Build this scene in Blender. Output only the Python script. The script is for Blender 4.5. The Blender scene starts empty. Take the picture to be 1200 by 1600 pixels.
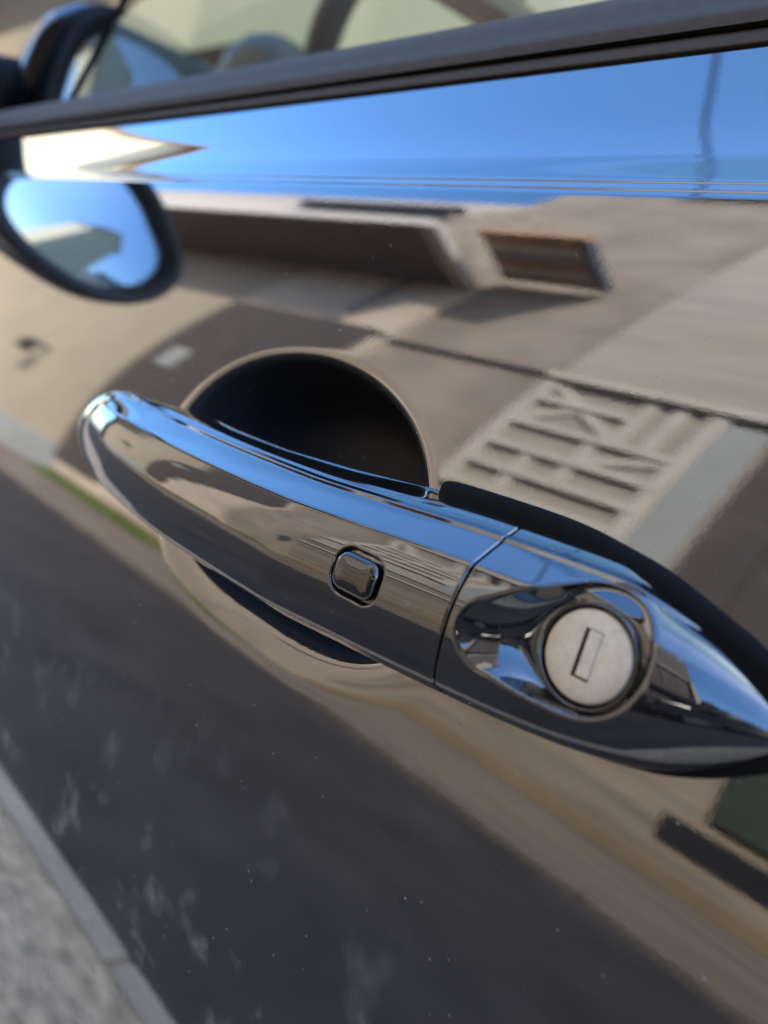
import bpy, math, random
import numpy as np
from mathutils import Vector, Matrix
random.seed(7); np.random.seed(7)
scn = bpy.context.scene
col = scn.collection

# ------------------------------------------------------------------ camera
H = 0.95                      # camera height above the road
AL = math.radians(10.0)       # tilt between the handle's own frame and the plumb line
CAM = np.array([0.0, -0.14, H])
R_H = np.array([[1, 0, 0], [0, math.cos(AL), math.sin(AL)], [0, -math.sin(AL), math.cos(AL)]])
M_CAM = np.array([[0.68580546, 0.29865722, -0.66368271],
                  [0.69764596, -0.01006408, 0.71637199],
                  [0.20727031, -0.95430738, -0.215259]])
cam_data = bpy.data.cameras.new('camera')
cam = bpy.data.objects.new('camera', cam_data); col.objects.link(cam); scn.camera = cam
rt, up, bk = M_CAM[:, 0], -M_CAM[:, 1], -M_CAM[:, 2]
cam.matrix_world = Matrix(((rt[0], up[0], bk[0], CAM[0]), (rt[1], up[1], bk[1], CAM[1]),
                           (rt[2], up[2], bk[2], CAM[2]), (0, 0, 0, 1)))
cam_data.sensor_fit = 'VERTICAL'; cam_data.sensor_height = 24.0; cam_data.lens = 18.0
cam_data.clip_start = 0.005; cam_data.clip_end = 400.0
cam_data.dof.use_dof = True; cam_data.dof.focus_distance = 0.165
cam_data.dof.aperture_fstop = 18.0 / 3.0      # a phone lens: aperture 3 mm across

# ------------------------------------------------------------------ light
SUN_DIR = Vector((0.42, 0.60, 0.68)).normalized()      # towards the sun
w = bpy.data.worlds.new('World'); scn.world = w; w.use_nodes = True
nt = w.node_tree; bgn = nt.nodes['Background']
sky = nt.nodes.new('ShaderNodeTexSky'); sky.sky_type = 'NISHITA'; sky.sun_disc = False
sky.sun_elevation = math.asin(SUN_DIR.z); sky.sun_rotation = math.atan2(SUN_DIR.x, SUN_DIR.y)
sky.air_density = 1.0; sky.dust_density = 1.5; sky.ozone_density = 4.0
hs_ = nt.nodes.new('ShaderNodeHueSaturation'); hs_.inputs['Saturation'].default_value = 1.2
nt.links.new(sky.outputs[0], hs_.inputs['Color']); nt.links.new(hs_.outputs[0], bgn.inputs[0]); bgn.inputs[1].default_value = 0.15
sl = bpy.data.lights.new('sun', 'SUN'); sl.energy = 2.6; sl.angle = math.radians(0.53); sl.color = (1, 0.94, 0.85)
so = bpy.data.objects.new('sun', sl); col.objects.link(so)
so.rotation_euler = SUN_DIR.to_track_quat('Z', 'Y').to_euler(); so.location = (8, 10, 14)
scn.view_settings.view_transform = 'Standard'; scn.view_settings.look = 'None'
scn.view_settings.exposure = 2.85; scn.view_settings.gamma = 1.0
scn.render.engine = 'CYCLES'
cy = scn.cycles
cy.max_bounces = 10; cy.diffuse_bounces = 4; cy.glossy_bounces = 7; cy.transmission_bounces = 6; cy.transparent_max_bounces = 10
cy.caustics_reflective = False; cy.caustics_refractive = False
cy.use_denoising = True; cy.sample_clamp_indirect = 8.0; cy.use_adaptive_sampling = False

# ------------------------------------------------------------------ helpers
def hw(p):                     # handle frame -> world (numpy, any leading shape)
    p = np.asarray(p, float)
    return (p - np.array([0, -0.14, 0])) @ R_H.T + CAM

def link(name, verts, faces, mat, parent=None, smooth=True):
    me = bpy.data.meshes.new(name)
    v = np.asarray(verts, float).reshape(-1, 3)
    f = np.asarray(faces) if len(faces) and not isinstance(faces, list) else faces
    if isinstance(f, np.ndarray) and f.ndim == 2:
        n = f.shape[1]
        me.vertices.add(len(v)); me.vertices.foreach_set('co', v.ravel())
        me.loops.add(f.size); me.loops.foreach_set('vertex_index', f.ravel().astype(np.int32))
        me.polygons.add(len(f)); me.polygons.foreach_set('loop_start', np.arange(0, f.size, n, dtype=np.int32))
        me.update(calc_edges=True); me.validate()
    else:
        me.from_pydata([tuple(a) for a in v], [], [tuple(int(i) for i in a) for a in f]); me.update()
    if smooth: me.polygons.foreach_set('use_smooth', np.ones(len(me.polygons), bool))
    if mat: me.materials.append(mat)
    o = bpy.data.objects.new(name, me); col.objects.link(o)
    if parent: o.parent = parent
    return o

def grid_faces(m, n, wrap=False):
    i = np.arange(m - 1)[:, None]; j = np.arange(n if wrap else n - 1)[None, :]
    j2 = (j + 1) % n
    return np.stack([i * n + j, (i + 1) * n + j, (i + 1) * n + j2, i * n + j2], -1).reshape(-1, 4)

def grid(name, P, mat, parent=None, wrap=False, flip=False, caps=False):
    m, n = P.shape[:2]
    f = grid_faces(m, n, wrap)
    if flip: f = f[:, ::-1]
    return link(name, P.reshape(-1, 3), f, mat, parent)

def box(name, a, b, mat, parent=None, bev=0.0, smooth=False):
    (x0, y0, z0), (x1, y1, z1) = a, b
    v = [(x0, y0, z0), (x1, y0, z0), (x1, y1, z0), (x0, y1, z0), (x0, y0, z1), (x1, y0, z1), (x1, y1, z1), (x0, y1, z1)]
    f = [(0, 3, 2, 1), (4, 5, 6, 7), (0, 1, 5, 4), (1, 2, 6, 5), (2, 3, 7, 6), (3, 0, 4, 7)]
    o = link(name, v, f, mat, parent, smooth)
    if bev:
        md = o.modifiers.new('bevel', 'BEVEL'); md.width = bev; md.segments = 2
    return o

def prism(name, poly, axis, a, b, mat, parent=None, bev=0.0):
    """extrude a 2-D polygon along axis ('x','y','z') from a to b"""
    def pt(p, t):
        if axis == 'x': return (t, p[0], p[1])
        if axis == 'y': return (p[0], t, p[1])
        return (p[0], p[1], t)
    n = len(poly)
    v = [pt(p, a) for p in poly] + [pt(p, b) for p in poly]
    f = [tuple(range(n)), tuple(range(2 * n - 1, n - 1, -1))] + [(i, n + i, n + (i + 1) % n, (i + 1) % n) for i in range(n)]
    o = link(name, v, f, mat, parent, False)
    import bmesh
    bm = bmesh.new(); bm.from_mesh(o.data); bmesh.ops.recalc_face_normals(bm, faces=bm.faces); bm.to_mesh(o.data); bm.free()
    if bev:
        md = o.modifiers.new('bevel', 'BEVEL'); md.width = bev; md.segments = 2
    return o

def lathe(name, prof, center, axis, mat, parent=None, n=48):
    """prof: list of (radius, height) along axis vector"""
    ax = np.array(axis, float); ax /= np.linalg.norm(ax)
    t = np.array([0, 0, 1.0]) if abs(ax[2]) < .9 else np.array([1.0, 0, 0])
    u = np.cross(ax, t); u /= np.linalg.norm(u); v = np.cross(ax, u)
    a = np.linspace(0, 2 * math.pi, n, endpoint=False)
    P = np.array([[np.array(center) + ax * h + r * (math.cos(t_) * u + math.sin(t_) * v) for t_ in a] for r, h in prof])
    return grid(name, P, mat, parent, wrap=True)

def tube(name, pts, r, mat, parent=None, n=12, closed=False):
    pts = np.asarray(pts, float); m = len(pts); P = []
    rr = np.broadcast_to(r, (m,))
    prev = None
    for i in range(m):
        if closed: tg = pts[(i + 1) % m] - pts[i - 1]
        else: tg = pts[min(i + 1, m - 1)] - pts[max(i - 1, 0)]
        tg = tg / np.linalg.norm(tg)
        if prev is None:
            t = np.array([0, 0, 1.0]) if abs(tg[2]) < .9 else np.array([1.0, 0, 0]); u = np.cross(tg, t)
        else: u = prev - tg * prev.dot(tg)
        u /= np.linalg.norm(u); prev = u; v = np.cross(tg, u)
        a = np.linspace(0, 2 * math.pi, n, endpoint=False)
        P.append(pts[i] + rr[i] * (np.cos(a)[:, None] * u + np.sin(a)[:, None] * v))
    if closed: P.append(P[0])
    return grid(name, np.array(P), mat, parent, wrap=True, flip=True)

def empty(name, loc=(0, 0, 0)):
    o = bpy.data.objects.new(name, None); o.location = loc; col.objects.link(o); o.empty_display_size = .1
    return o
def tag(o, label=None, cat=None, group=None, kind=None):
    for k, v in (('label', label), ('category', cat), ('group', group), ('kind', kind)):
        if v: o[k] = v
    return o

def pchip(x, xs, ys):
    xs = np.asarray(xs, float); ys = np.asarray(ys, float); h = np.diff(xs); dl = np.diff(ys) / h
    m = np.zeros_like(ys); m[0], m[-1] = dl[0], dl[-1]
    for i in range(1, len(xs) - 1):
        if dl[i - 1] * dl[i] > 0:
            w1, w2 = 2 * h[i] + h[i - 1], h[i] + 2 * h[i - 1]
            m[i] = (w1 + w2) / (w1 / dl[i - 1] + w2 / dl[i])
    k = np.clip(np.searchsorted(xs, x) - 1, 0, len(xs) - 2); t = (np.clip(x, xs[0], xs[-1]) - xs[k]) / h[k]
    return ((1 + 2 * t) * (1 - t) ** 2) * ys[k] + t * (1 - t) ** 2 * h[k] * m[k] + t * t * (3 - 2 * t) * ys[k + 1] + t * t * (t - 1) * h[k] * m[k + 1]

# ------------------------------------------------------------------ materials
def mat(name, base=(.5, .5, .5), rough=.5, metal=0.0, ior=1.5, coat=0.0, coat_ior=1.5, noise=None, bump=None, spec=.5, stretch=None):
    """noise: (scale, amount, detail) brightness variation ; bump: (scale, strength, distance)"""
    m = bpy.data.materials.new(name); m.use_nodes = True
    n = m.node_tree.nodes; l = m.node_tree.links; b = n['Principled BSDF']
    b.inputs['Base Color'].default_value = (*base, 1); b.inputs['Roughness'].default_value = rough
    b.inputs['Metallic'].default_value = metal; b.inputs['IOR'].default_value = ior
    b.inputs['Coat Weight'].default_value = coat; b.inputs['Coat Roughness'].default_value = .01; b.inputs['Coat IOR'].default_value = coat_ior
    b.inputs['Specular IOR Level'].default_value = spec
    tc = n.new('ShaderNodeTexCoord')
    if noise:
        sc, am, de = noise[:3]
        nz = n.new('ShaderNodeTexNoise'); nz.inputs['Scale'].default_value = sc; nz.inputs['Detail'].default_value = de
        nz.inputs['Roughness'].default_value = .65
        if stretch:
            mp = n.new('ShaderNodeMapping'); mp.inputs['Scale'].default_value = stretch
            l.new(tc.outputs['Object'], mp.inputs[0]); l.new(mp.outputs[0], nz.inputs['Vector'])
        else: l.new(tc.outputs['Object'], nz.inputs['Vector'])
        mr = n.new('ShaderNodeMapRange'); mr.inputs[1].default_value = .25; mr.inputs[2].default_value = .75
        mr.inputs[3].default_value = 1 - am; mr.inputs[4].default_value = 1 + am
        l.new(nz.outputs['Fac'], mr.inputs[0])
        mx = n.new('ShaderNodeVectorMath'); mx.operation = 'SCALE'; mx.inputs[0].default_value = base
        l.new(mr.outputs[0], mx.inputs['Scale']); l.new(mx.outputs[0], b.inputs['Base Color'])
    if bump:
        nb = n.new('ShaderNodeTexNoise'); nb.inputs['Scale'].default_value = bump[0]; nb.inputs['Detail'].default_value = 2
        l.new(tc.outputs['Object'], nb.inputs['Vector'])
        bp = n.new('ShaderNodeBump'); bp.inputs['Strength'].default_value = bump[1]; bp.inputs['Distance'].default_value = bump[2]
        l.new(nb.outputs['Fac'], bp.inputs['Height']); l.new(bp.outputs[0], b.inputs['Normal'])
        if coat: l.new(bp.outputs[0], b.inputs['Coat Normal'])
    return m

def paint(name, dust=0.25, peel=1.0, spots=0.0):
    """black car paint under clear lacquer: orange peel, dust specks and dried water marks"""
    m = bpy.data.materials.new(name); m.use_nodes = True
    n = m.node_tree.nodes; l = m.node_tree.links; b = n['Principled BSDF']; out = n['Material Output']
    b.inputs['Base Color'].default_value = (.0055, .0052, .0058, 1); b.inputs['Roughness'].default_value = .035
    b.inputs['IOR'].default_value = 1.85; b.inputs['Coat Weight'].default_value = 1.0
    b.inputs['Coat Roughness'].default_value = .004; b.inputs['Coat IOR'].default_value = 1.95
    tc = n.new('ShaderNodeTexCoord')
    nb = n.new('ShaderNodeTexNoise'); nb.inputs['Scale'].default_value = 900; nb.inputs['Detail'].default_value = 3.0; nb.inputs['Roughness'].default_value = .6
    l.new(tc.outputs['Object'], nb.inputs['Vector'])
    bp = n.new('ShaderNodeBump'); bp.inputs['Strength'].default_value = .5; bp.inputs['Distance'].default_value = .0000062 * peel
    l.new(nb.outputs['Fac'], bp.inputs['Height']); l.new(bp.outputs[0], b.inputs['Normal']); l.new(bp.outputs[0], b.inputs['Coat Normal'])
    df = n.new('ShaderNodeBsdfDiffuse'); df.inputs['Color'].default_value = (.42, .41, .39, 1)
    # dust specks: voronoi dots, only in some cells
    vo = n.new('ShaderNodeTexVoronoi'); vo.inputs['Scale'].default_value = 520
    l.new(tc.outputs['Object'], vo.inputs['Vector'])
    sp = n.new('ShaderNodeMapRange'); sp.inputs[1].default_value = .20; sp.inputs[2].default_value = .08
    sp.inputs[3].default_value = 0; sp.inputs[4].default_value = 1
    l.new(vo.outputs['Distance'], sp.inputs[0])
    sepc = n.new('ShaderNodeSeparateColor'); l.new(vo.outputs['Color'], sepc.inputs[0])
    gt = n.new('ShaderNodeMapRange'); gt.inputs[1].default_value = .92; gt.inputs[2].default_value = 1.0; gt.inputs[3].default_value = 0; gt.inputs[4].default_value = 1
    l.new(sepc.outputs[0], gt.inputs[0])
    mu = n.new('ShaderNodeMath'); mu.operation = 'MULTIPLY'; l.new(sp.outputs[0], mu.inputs[0]); l.new(gt.outputs[0], mu.inputs[1])
    mu2 = n.new('ShaderNodeMath'); mu2.operation = 'MULTIPLY'; mu2.inputs[1].default_value = dust * 3; l.new(mu.outputs[0], mu2.inputs[0])
    fac = mu2
    # thin even film of road dust
    nf = n.new('ShaderNodeTexNoise'); nf.inputs['Scale'].default_value = 28; nf.inputs['Detail'].default_value = 5
    l.new(tc.outputs['Object'], nf.inputs['Vector'])
    mf = n.new('ShaderNodeMapRange'); mf.inputs[1].default_value = .35; mf.inputs[2].default_value = .8; mf.inputs[3].default_value = .016 * dust; mf.inputs[4].default_value = .075 * dust
    l.new(nf.outputs['Fac'], mf.inputs[0])
    ad = n.new('ShaderNodeMath'); ad.operation = 'ADD'; ad.use_clamp = True; l.new(fac.outputs[0], ad.inputs[0]); l.new(mf.outputs[0], ad.inputs[1]); fac = ad
    if spots:
        nw = n.new('ShaderNodeTexNoise'); nw.inputs['Scale'].default_value = 60; nw.inputs['Detail'].default_value = 3; nw.inputs['Roughness'].default_value = .6
        l.new(tc.outputs['Object'], nw.inputs['Vector'])
        mw = n.new('ShaderNodeMapRange'); mw.inputs[1].default_value = .55; mw.inputs[2].default_value = .72; mw.inputs[3].default_value = 0; mw.inputs[4].default_value = spots
        l.new(nw.outputs['Fac'], mw.inputs[0])
        sx = n.new('ShaderNodeSeparateXYZ'); l.new(tc.outputs['Object'], sx.inputs[0])
        mz = n.new('ShaderNodeMapRange'); mz.inputs[1].default_value = H - .10; mz.inputs[2].default_value = H - .24; mz.inputs[3].default_value = 0; mz.inputs[4].default_value = 1
        l.new(sx.outputs[2], mz.inputs[0])
        mm = n.new('ShaderNodeMath'); mm.operation = 'MULTIPLY'; l.new(mw.outputs[0], mm.inputs[0]); l.new(mz.outputs[0], mm.inputs[1])
        ad2 = n.new('ShaderNodeMath'); ad2.operation = 'ADD'; ad2.use_clamp = True; l.new(fac.outputs[0], ad2.inputs[0]); l.new(mm.outputs[0], ad2.inputs[1]); fac = ad2
    ms = n.new('ShaderNodeMixShader'); l.new(fac.outputs[0], ms.inputs[0]); l.new(b.outputs[0], ms.inputs[1]); l.new(df.outputs[0], ms.inputs[2])
    l.new(ms.outputs[0], out.inputs[0])
    return m

def glass(name, tint, ior=1.5, rough=0.0):
    m = bpy.data.materials.new(name); m.use_nodes = True
    n = m.node_tree.nodes; l = m.node_tree.links; n.remove(n['Principled BSDF']); out = n['Material Output']
    tr = n.new('ShaderNodeBsdfTransparent'); tr.inputs[0].default_value = (*tint, 1)
    gl = n.new('ShaderNodeBsdfGlossy'); gl.inputs['Roughness'].default_value = rough
    fr = n.new('ShaderNodeFresnel'); fr.inputs[0].default_value = ior
    ms = n.new('ShaderNodeMixShader'); l.new(fr.outputs[0], ms.inputs[0]); l.new(tr.outputs[0], ms.inputs[1]); l.new(gl.outputs[0], ms.inputs[2])
    l.new(ms.outputs[0], out.inputs[0])
    return m

P_DOOR = paint('black_lacquer_door', .25, 1.0, .75)
P_HAND = paint('black_lacquer_handle', .18, .5)
for _k, _v in (('IOR', 1.65), ('Coat IOR', 1.75)): P_HAND.node_tree.nodes['Principled BSDF'].inputs[_k].default_value = _v
P_BODY = paint('black_lacquer_body', .2, 1.0)
RUBBER = mat('belt_seal_rubber', (.080, .068, .055), .6, spec=.25, noise=(300, .15, 4), bump=(2500, .2, .0001))
GASKET = mat('gasket_rubber', (.006, .0055, .005), .8, spec=.12, noise=(400, .3, 3), bump=(1800, .3, .0001))
CUP = paint('recess_black', .30, 2.0); CUP.node_tree.nodes['Principled BSDF'].inputs['Roughness'].default_value = .5; CUP.node_tree.nodes['Principled BSDF'].inputs['Base Color'].default_value = (.022, .022, .026, 1); CUP.node_tree.nodes['Principled BSDF'].inputs['Coat Weight'].default_value = 0; CUP.node_tree.nodes['Principled BSDF'].inputs['Specular IOR Level'].default_value = .1
GLOSSBLK = mat('piano_black', (.004, .004, .005), .03, coat=1)
LOCK = mat('worn_lock_metal', (.86, .74, .54), .5, metal=.12, noise=(420, .16, 8), bump=(900, .15, .0001))
DARKGAP = mat('dark_gap', (.002, .002, .002), .6)
MIRROR = mat('mirror_silver', (.46, .50, .55), .0, metal=1.0)
TINT = glass('tinted_window', (.80, .90, .74), 1.72)
CLEAR = glass('clear_glass', (.9, .95, .9))
INTERIOR = mat('interior_plastic', (.03, .03, .032), .55, bump=(900, .4, .0003))
LEATHER = mat('wheel_leather', (.02, .02, .021), .4, bump=(1200, .4, .0002))
CHROME = mat('chrome', (.8, .8, .8), .08, metal=1)
TYRE = mat('tyre', (.02, .02, .02), .8)
ALLOY = mat('alloy', (.45, .45, .46), .3, metal=.9)

# ------------------------------------------------------------------ ground
ASPHALT = mat('asphalt', (.115, .090, .064), .85, noise=(2.2, .45, 10), bump=(180, .5, .004))
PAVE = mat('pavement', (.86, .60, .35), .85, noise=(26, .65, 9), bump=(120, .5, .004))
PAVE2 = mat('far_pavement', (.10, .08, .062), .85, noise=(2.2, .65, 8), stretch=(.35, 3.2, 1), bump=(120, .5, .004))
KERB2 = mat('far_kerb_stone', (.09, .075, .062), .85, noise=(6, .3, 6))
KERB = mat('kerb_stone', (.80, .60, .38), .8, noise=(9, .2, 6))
def ground_quad(name, y0, y1, z, m):
    P = np.array([[(x, y, z) for y in np.linspace(y0, y1, 3)] for x in np.linspace(-120, 120, 41)])
    return tag(grid(name, P, m, flip=False), kind='structure')
base = mat('soil', (.12, .10, .08), .9, noise=(2, .3, 6))
ground_quad('ground', -150, 150, -.03, base)
ground_quad('road', -2.98, -.535, 0, ASPHALT)
def slab(name, a, b, m, p=None, bev=0): return tag(box(name, a, b, m, p, bev), kind='structure')
slab('pavement_near', (-120, -.46, -.2), (120, 2.6, .05), PAVE)
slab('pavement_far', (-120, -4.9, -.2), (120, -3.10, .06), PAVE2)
kn = empty('kerb_near'); tag(kn, kind='structure'); kf = empty('kerb_far'); tag(kf, kind='structure')
for i in range(16):
    x = -7.0 + i * .62
    box('kerb_stone', (x, -.535, -.2), (x + .612, -.463, .055 + random.uniform(-.003, .003)), KERB, kn, .012)
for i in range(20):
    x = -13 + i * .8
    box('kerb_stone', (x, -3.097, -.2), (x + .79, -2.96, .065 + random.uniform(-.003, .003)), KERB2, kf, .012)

# ------------------------------------------------------------------ houses across the street (seen mirrored in the lacquer)
FY = -4.5
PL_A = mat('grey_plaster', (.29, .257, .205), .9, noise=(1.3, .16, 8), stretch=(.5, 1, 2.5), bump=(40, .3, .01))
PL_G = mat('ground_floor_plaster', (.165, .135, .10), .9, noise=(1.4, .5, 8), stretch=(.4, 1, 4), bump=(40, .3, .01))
PL_A2 = mat('infill_plaster', (.27, .235, .185), .9, noise=(2.5, .10, 7), bump=(40, .3, .01))
TIMB = mat('painted_timber', (.37, .335, .275), .8, noise=(3, .12, 6))
PL_L = mat('darkened_left_stucco', (.26, .215, .155), .9, noise=(.8, .12, 8), bump=(30, .3, .01))  # stucco colour darkened to offset the bright grazing reflection at the left
PL_B = mat('beige_stucco', (.38, .315, .245), .9, noise=(.9, .2, 9), bump=(30, .3, .01))
PL_B2 = mat('brown_stucco', (.215, .175, .135), .9, noise=(.9, .35, 9), bump=(30, .3, .01))
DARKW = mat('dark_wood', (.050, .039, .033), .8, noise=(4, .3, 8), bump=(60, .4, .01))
BROWNW = mat('orange_wood', (.30, .175, .095), .7, noise=(5, .25, 7))
BLUEG = mat('blue_grey_paint', (.23, .235, .22), .7, noise=(2, .1, 6))
OCHRE = mat('ochre_plinth', (.14, .10, .058), .85, noise=(2, .2, 7))
GREEN = mat('green_shutter', (.012, .026, .015), .6, noise=(6, .2, 5))
DARKWIN = mat('window_dark', (.015, .015, .017), .1)
ROOFM = mat('mansard_tile', (.30, .25, .20), .8, noise=(7, .5, 8))
ROOFT = mat('roof_tile', (.30, .13, .07), .8, noise=(6, .25, 6))
CREAM = mat('cream_render', (.66, .60, .42), .9, noise=(.8, .06, 6))
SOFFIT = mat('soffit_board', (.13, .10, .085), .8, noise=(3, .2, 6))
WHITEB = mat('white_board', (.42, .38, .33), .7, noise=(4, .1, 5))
GREYP = mat('grey_plinth', (.20, .205, .20), .85, noise=(2, .2, 6))
LEAD = mat('zinc_gutter', (.10, .11, .13), .5, metal=.4)

A = empty('half_timbered_house', (-1, FY, 0))
tag(A, 'tall grey plastered half-timbered house mirrored in the door above the lock', 'house')
def pa(name, a, b, m, p, bev=0):
    o = box(name, a, b, m, None, bev); o.parent = p; o.matrix_parent_inverse = Matrix.Translation(-Vector(p.location)); return o
# wall pieces leave the loft opening free
pa('wall', (-4.0, FY - 6, 2.25), (-1.95, FY, 15.0), PL_A, A)
pa('wall', (-1.95, FY - 6, 4.85), (-.8, FY, 15.0), PL_A, A)
pa('added_dark_wall', (-.8, FY - 6, 4.85), (3.2, FY, 15.0), DARKW, A)  # dark wall made up out of view to darken the lock cap reflection
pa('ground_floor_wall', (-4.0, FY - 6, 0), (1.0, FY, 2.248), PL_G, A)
pa('added_gate_lintel', (1.0, FY - 2, 2.45), (3.0, FY - .05, 2.7), DARKW, A)  # whole gate is invented, so the cap mirrors dark wood
pa('added_gate_post', (3.0, FY - 6, 0), (3.2, FY, 4.84), PL_A, A)
for k in range(7):
    pa('added_gate_board', (1.01 + k * .284, FY - .6, .06), (1.01 + k * .284 + .276, FY - .55 - random.uniform(0, .012), 2.69), DARKW, A)
lo = pa('loft_opening', (-1.95, FY - 1.6, 2.25), (3.0, FY - .17, 4.85), DARKW, A)  # carried further right than the dark opening, to darken the cap's reflection
for k in range(11):
    pa('plank', (-1.94 + k * .42, FY - .17, 2.26), (-1.94 + k * .42 + .405, FY - .12 - random.uniform(0, .015), 4.84), DARKW, A)
pa('pilaster', (-2.28, FY, 2.1), (-1.95, FY + .05, 4.8), BLUEG, A, .01)
for z0, z1, x0, x1 in ((4.90, 5.05, -4.02, 3.2),):
    pa('jetty_beam', (x0, FY, z0), (x1, FY + .12, z1), TIMB, A, .01)
infill = pa('infill', (-3.99, FY, 2.75), (-2.29, FY + .012, 4.89), PL_A2, A)
for z, x0, x1 in ((4.44, -3.85, -2.98), (3.94, -3.85, -2.32), (3.50, -3.85, -2.32), (3.12, -3.85, -2.32), (2.75, -3.85, -2.32)):
    pa('rail', (x0, FY + .012, z), (x1, FY + .075, z + .13), TIMB, A, .008)
for x, z0, z1 in ((-4.0, 2.7, 4.89), (-2.43, 2.7, 4.89)):
    pa('post', (x, FY + .012, z0), (x + .15, FY + .07, z1), TIMB, A, .008)
for x, z0, z1 in ((-3.12, 3.26, 3.93), (-2.98, 4.08, 4.89), (-2.72, 4.08, 4.89), (-3.5, 2.89, 3.49)):
    pa('stud', (x, FY + .012, z0), (x + .12, FY + .053, z1), TIMB, A, .008)
def brace(x0, z0, x1, z1, wd=.13):
    d = np.array([x1 - x0, z1 - z0]); d /= np.linalg.norm(d); nn = np.array([-d[1], d[0]]) * wd / 2
    pl = [(x0 + nn[0], z0 + nn[1]), (x0 - nn[0], z0 - nn[1]), (x1 - nn[0], z1 - nn[1]), (x1 + nn[0], z1 + nn[1])]
    o = prism('brace', pl, 'y', FY + .012, FY + .048, TIMB, None, .006); o.parent = A; o.matrix_parent_inverse = Matrix.Translation(-Vector(A.location))
brace(-3.84, 4.84, -2.98, 4.10); brace(-3.82, 4.10, -3.45, 4.42); brace(-3.0, 3.66, -2.45, 3.92)
pa('plinth', (-4.05, FY, 0.06), (1.0, FY + .06, .20), OCHRE, A, .01)
pa('string_course', (-4.02, FY, 1.72), (1.0, FY + .05, 1.80), TIMB, A, .01)
pa('string_course', (-4.02, FY, 2.18), (-2.3, FY + .05, 2.24), TIMB, A, .01)
pa('cellar_opening', (-1.25, FY, .36), (.2, FY + .012, .58), DARKWIN, A)
for k in range(3):
    sh = pa('shutter', (-1.02 + k * .62, FY, .70), (-1.02 + k * .62 + .58, FY + .05, 1.55), GREEN, A, .008)
rf = prism('roof', [(FY + .5, 14.85), (FY - 3, 18), (FY - 6.5, 14.85), (FY - 6.5, 15.0), (FY - 3, 18.2), (FY + .5, 15.02)], 'x', -4.02, 3.5, ROOFT); rf.parent = A; rf.matrix_parent_inverse = Matrix.Translation(-Vector(A.location))

B2 = empty('brown_house', (-5, FY - .25, 0))
tag(B2, 'narrow brown stuccoed house squeezed between the half-timbered and the beige house', 'house')
pa('wall', (-6.35, FY - 6, 0), (-4.003, FY - .12, 13.2), PL_B2, B2)
pa('upper_wall', (-9.0, FY - 5, 7.2), (-6.353, FY - .124, 13.19), PL_B2, B2)
pa('soffit', (-6.35, FY - .12, 13.2), (-4.03, FY + .25, 13.26), WHITEB, B2)
pa('string_course', (-6.35, FY - .12, 5.08), (-4.01, FY - .07, 5.15), DARKW, B2)
r2 = prism('roof', [(FY + .3, 13.27), (FY - 3, 16.2), (FY - 6.5, 13.27)], 'x', -6.4, -4.03, ROOFT); r2.parent = B2; r2.matrix_parent_inverse = Matrix.Translation(-Vector(B2.location))

B = empty('beige_house', (-11, FY, 0))
tag(B, 'beige stuccoed house with a deep dark eave mirrored left of the handle', 'house')
pa('wall', (-9.46, FY - 6, 0), (-6.353, FY, 7.0), PL_B, B)
pa('string_course', (-6.9, FY, 5.08), (-6.36, FY + .04, 5.15), DARKW, B)
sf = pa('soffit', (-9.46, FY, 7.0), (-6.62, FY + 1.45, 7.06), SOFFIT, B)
pa('fascia', (-9.46, FY + 1.45, 6.96), (-6.62, FY + 1.50, 7.66), WHITEB, B, .008)
pa('barge_board', (-6.62, FY - .1, 6.93), (-6.36, FY + 1.50, 7.10), WHITEB, B, .008)
g = tube('gutter', [(-9.46, FY + 1.60, 7.55), (-6.4, FY + 1.60, 7.50)], .085, LEAD); g.parent = B; g.matrix_parent_inverse = Matrix.Translation(-Vector(B.location))
r3 = prism('roof', [(FY + 1.44, 7.6), (FY + .98, 9.4), (FY - 3, 11.0), (FY - 7, 7.6), (FY - 7, 7.07), (FY + 1.44, 7.07)], 'x', -9.46, -6.62, ROOFM); r3.parent = B; r3.matrix_parent_inverse = Matrix.Translation(-Vector(B.location))
# dark shape on the wall built as boards, longest at its left end
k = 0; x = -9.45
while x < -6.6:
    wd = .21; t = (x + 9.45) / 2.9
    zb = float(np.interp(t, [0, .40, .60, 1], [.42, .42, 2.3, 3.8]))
    pa('dark_shape_board', (x, FY, zb), (x + wd - .008, FY + .035 + random.uniform(0, .012), 5.2), DARKW, B)
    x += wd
pa('plinth', (-9.46, FY, .06), (-6.37, FY + .04, .22), OCHRE, B, .01)
o = tube('downpipe', [(-7.35, FY + .09, 7.0), (-7.35, FY + .09, 5.6), (-7.28, FY + .09, 5.3)], .035, LEAD); o.parent = B; o.matrix_parent_inverse = Matrix.Translation(-Vector(B.location))
pa('hatch', (-8.98, FY + .05, 2.95), (-8.6, FY + .07, 3.5), BLUEG, B)
bal = empty('balcony', (-6.9, FY, 7.3)); bal.parent = B; bal.matrix_parent_inverse = Matrix.Translation(-Vector(B.location))
bal['label'] = 'projecting wooden balcony with orange and grey boards'
for q in range(6):
    m_ = (BROWNW, WHITEB, BROWNW, GREYP, WHITEB, BROWNW)[q]
    o = box('board', (-6.30, FY + .0 + q * .18, 7.55), (-4.9, FY + .165 + q * .18, 7.60), m_); o.parent = bal; o.matrix_parent_inverse = Matrix.Translation(-Vector(bal.location))
o = box('edge_beam', (-4.9, FY, 7.5), (-4.78, FY + 1.08, 7.66), LEAD); o.parent = bal; o.matrix_parent_inverse = Matrix.Translation(-Vector(bal.location))
o = box('edge_beam', (-6.34, FY + 1.08, 7.5), (-4.78, FY + 1.16, 7.7), BROWNW); o.parent = bal; o.matrix_parent_inverse = Matrix.Translation(-Vector(bal.location))

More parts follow.
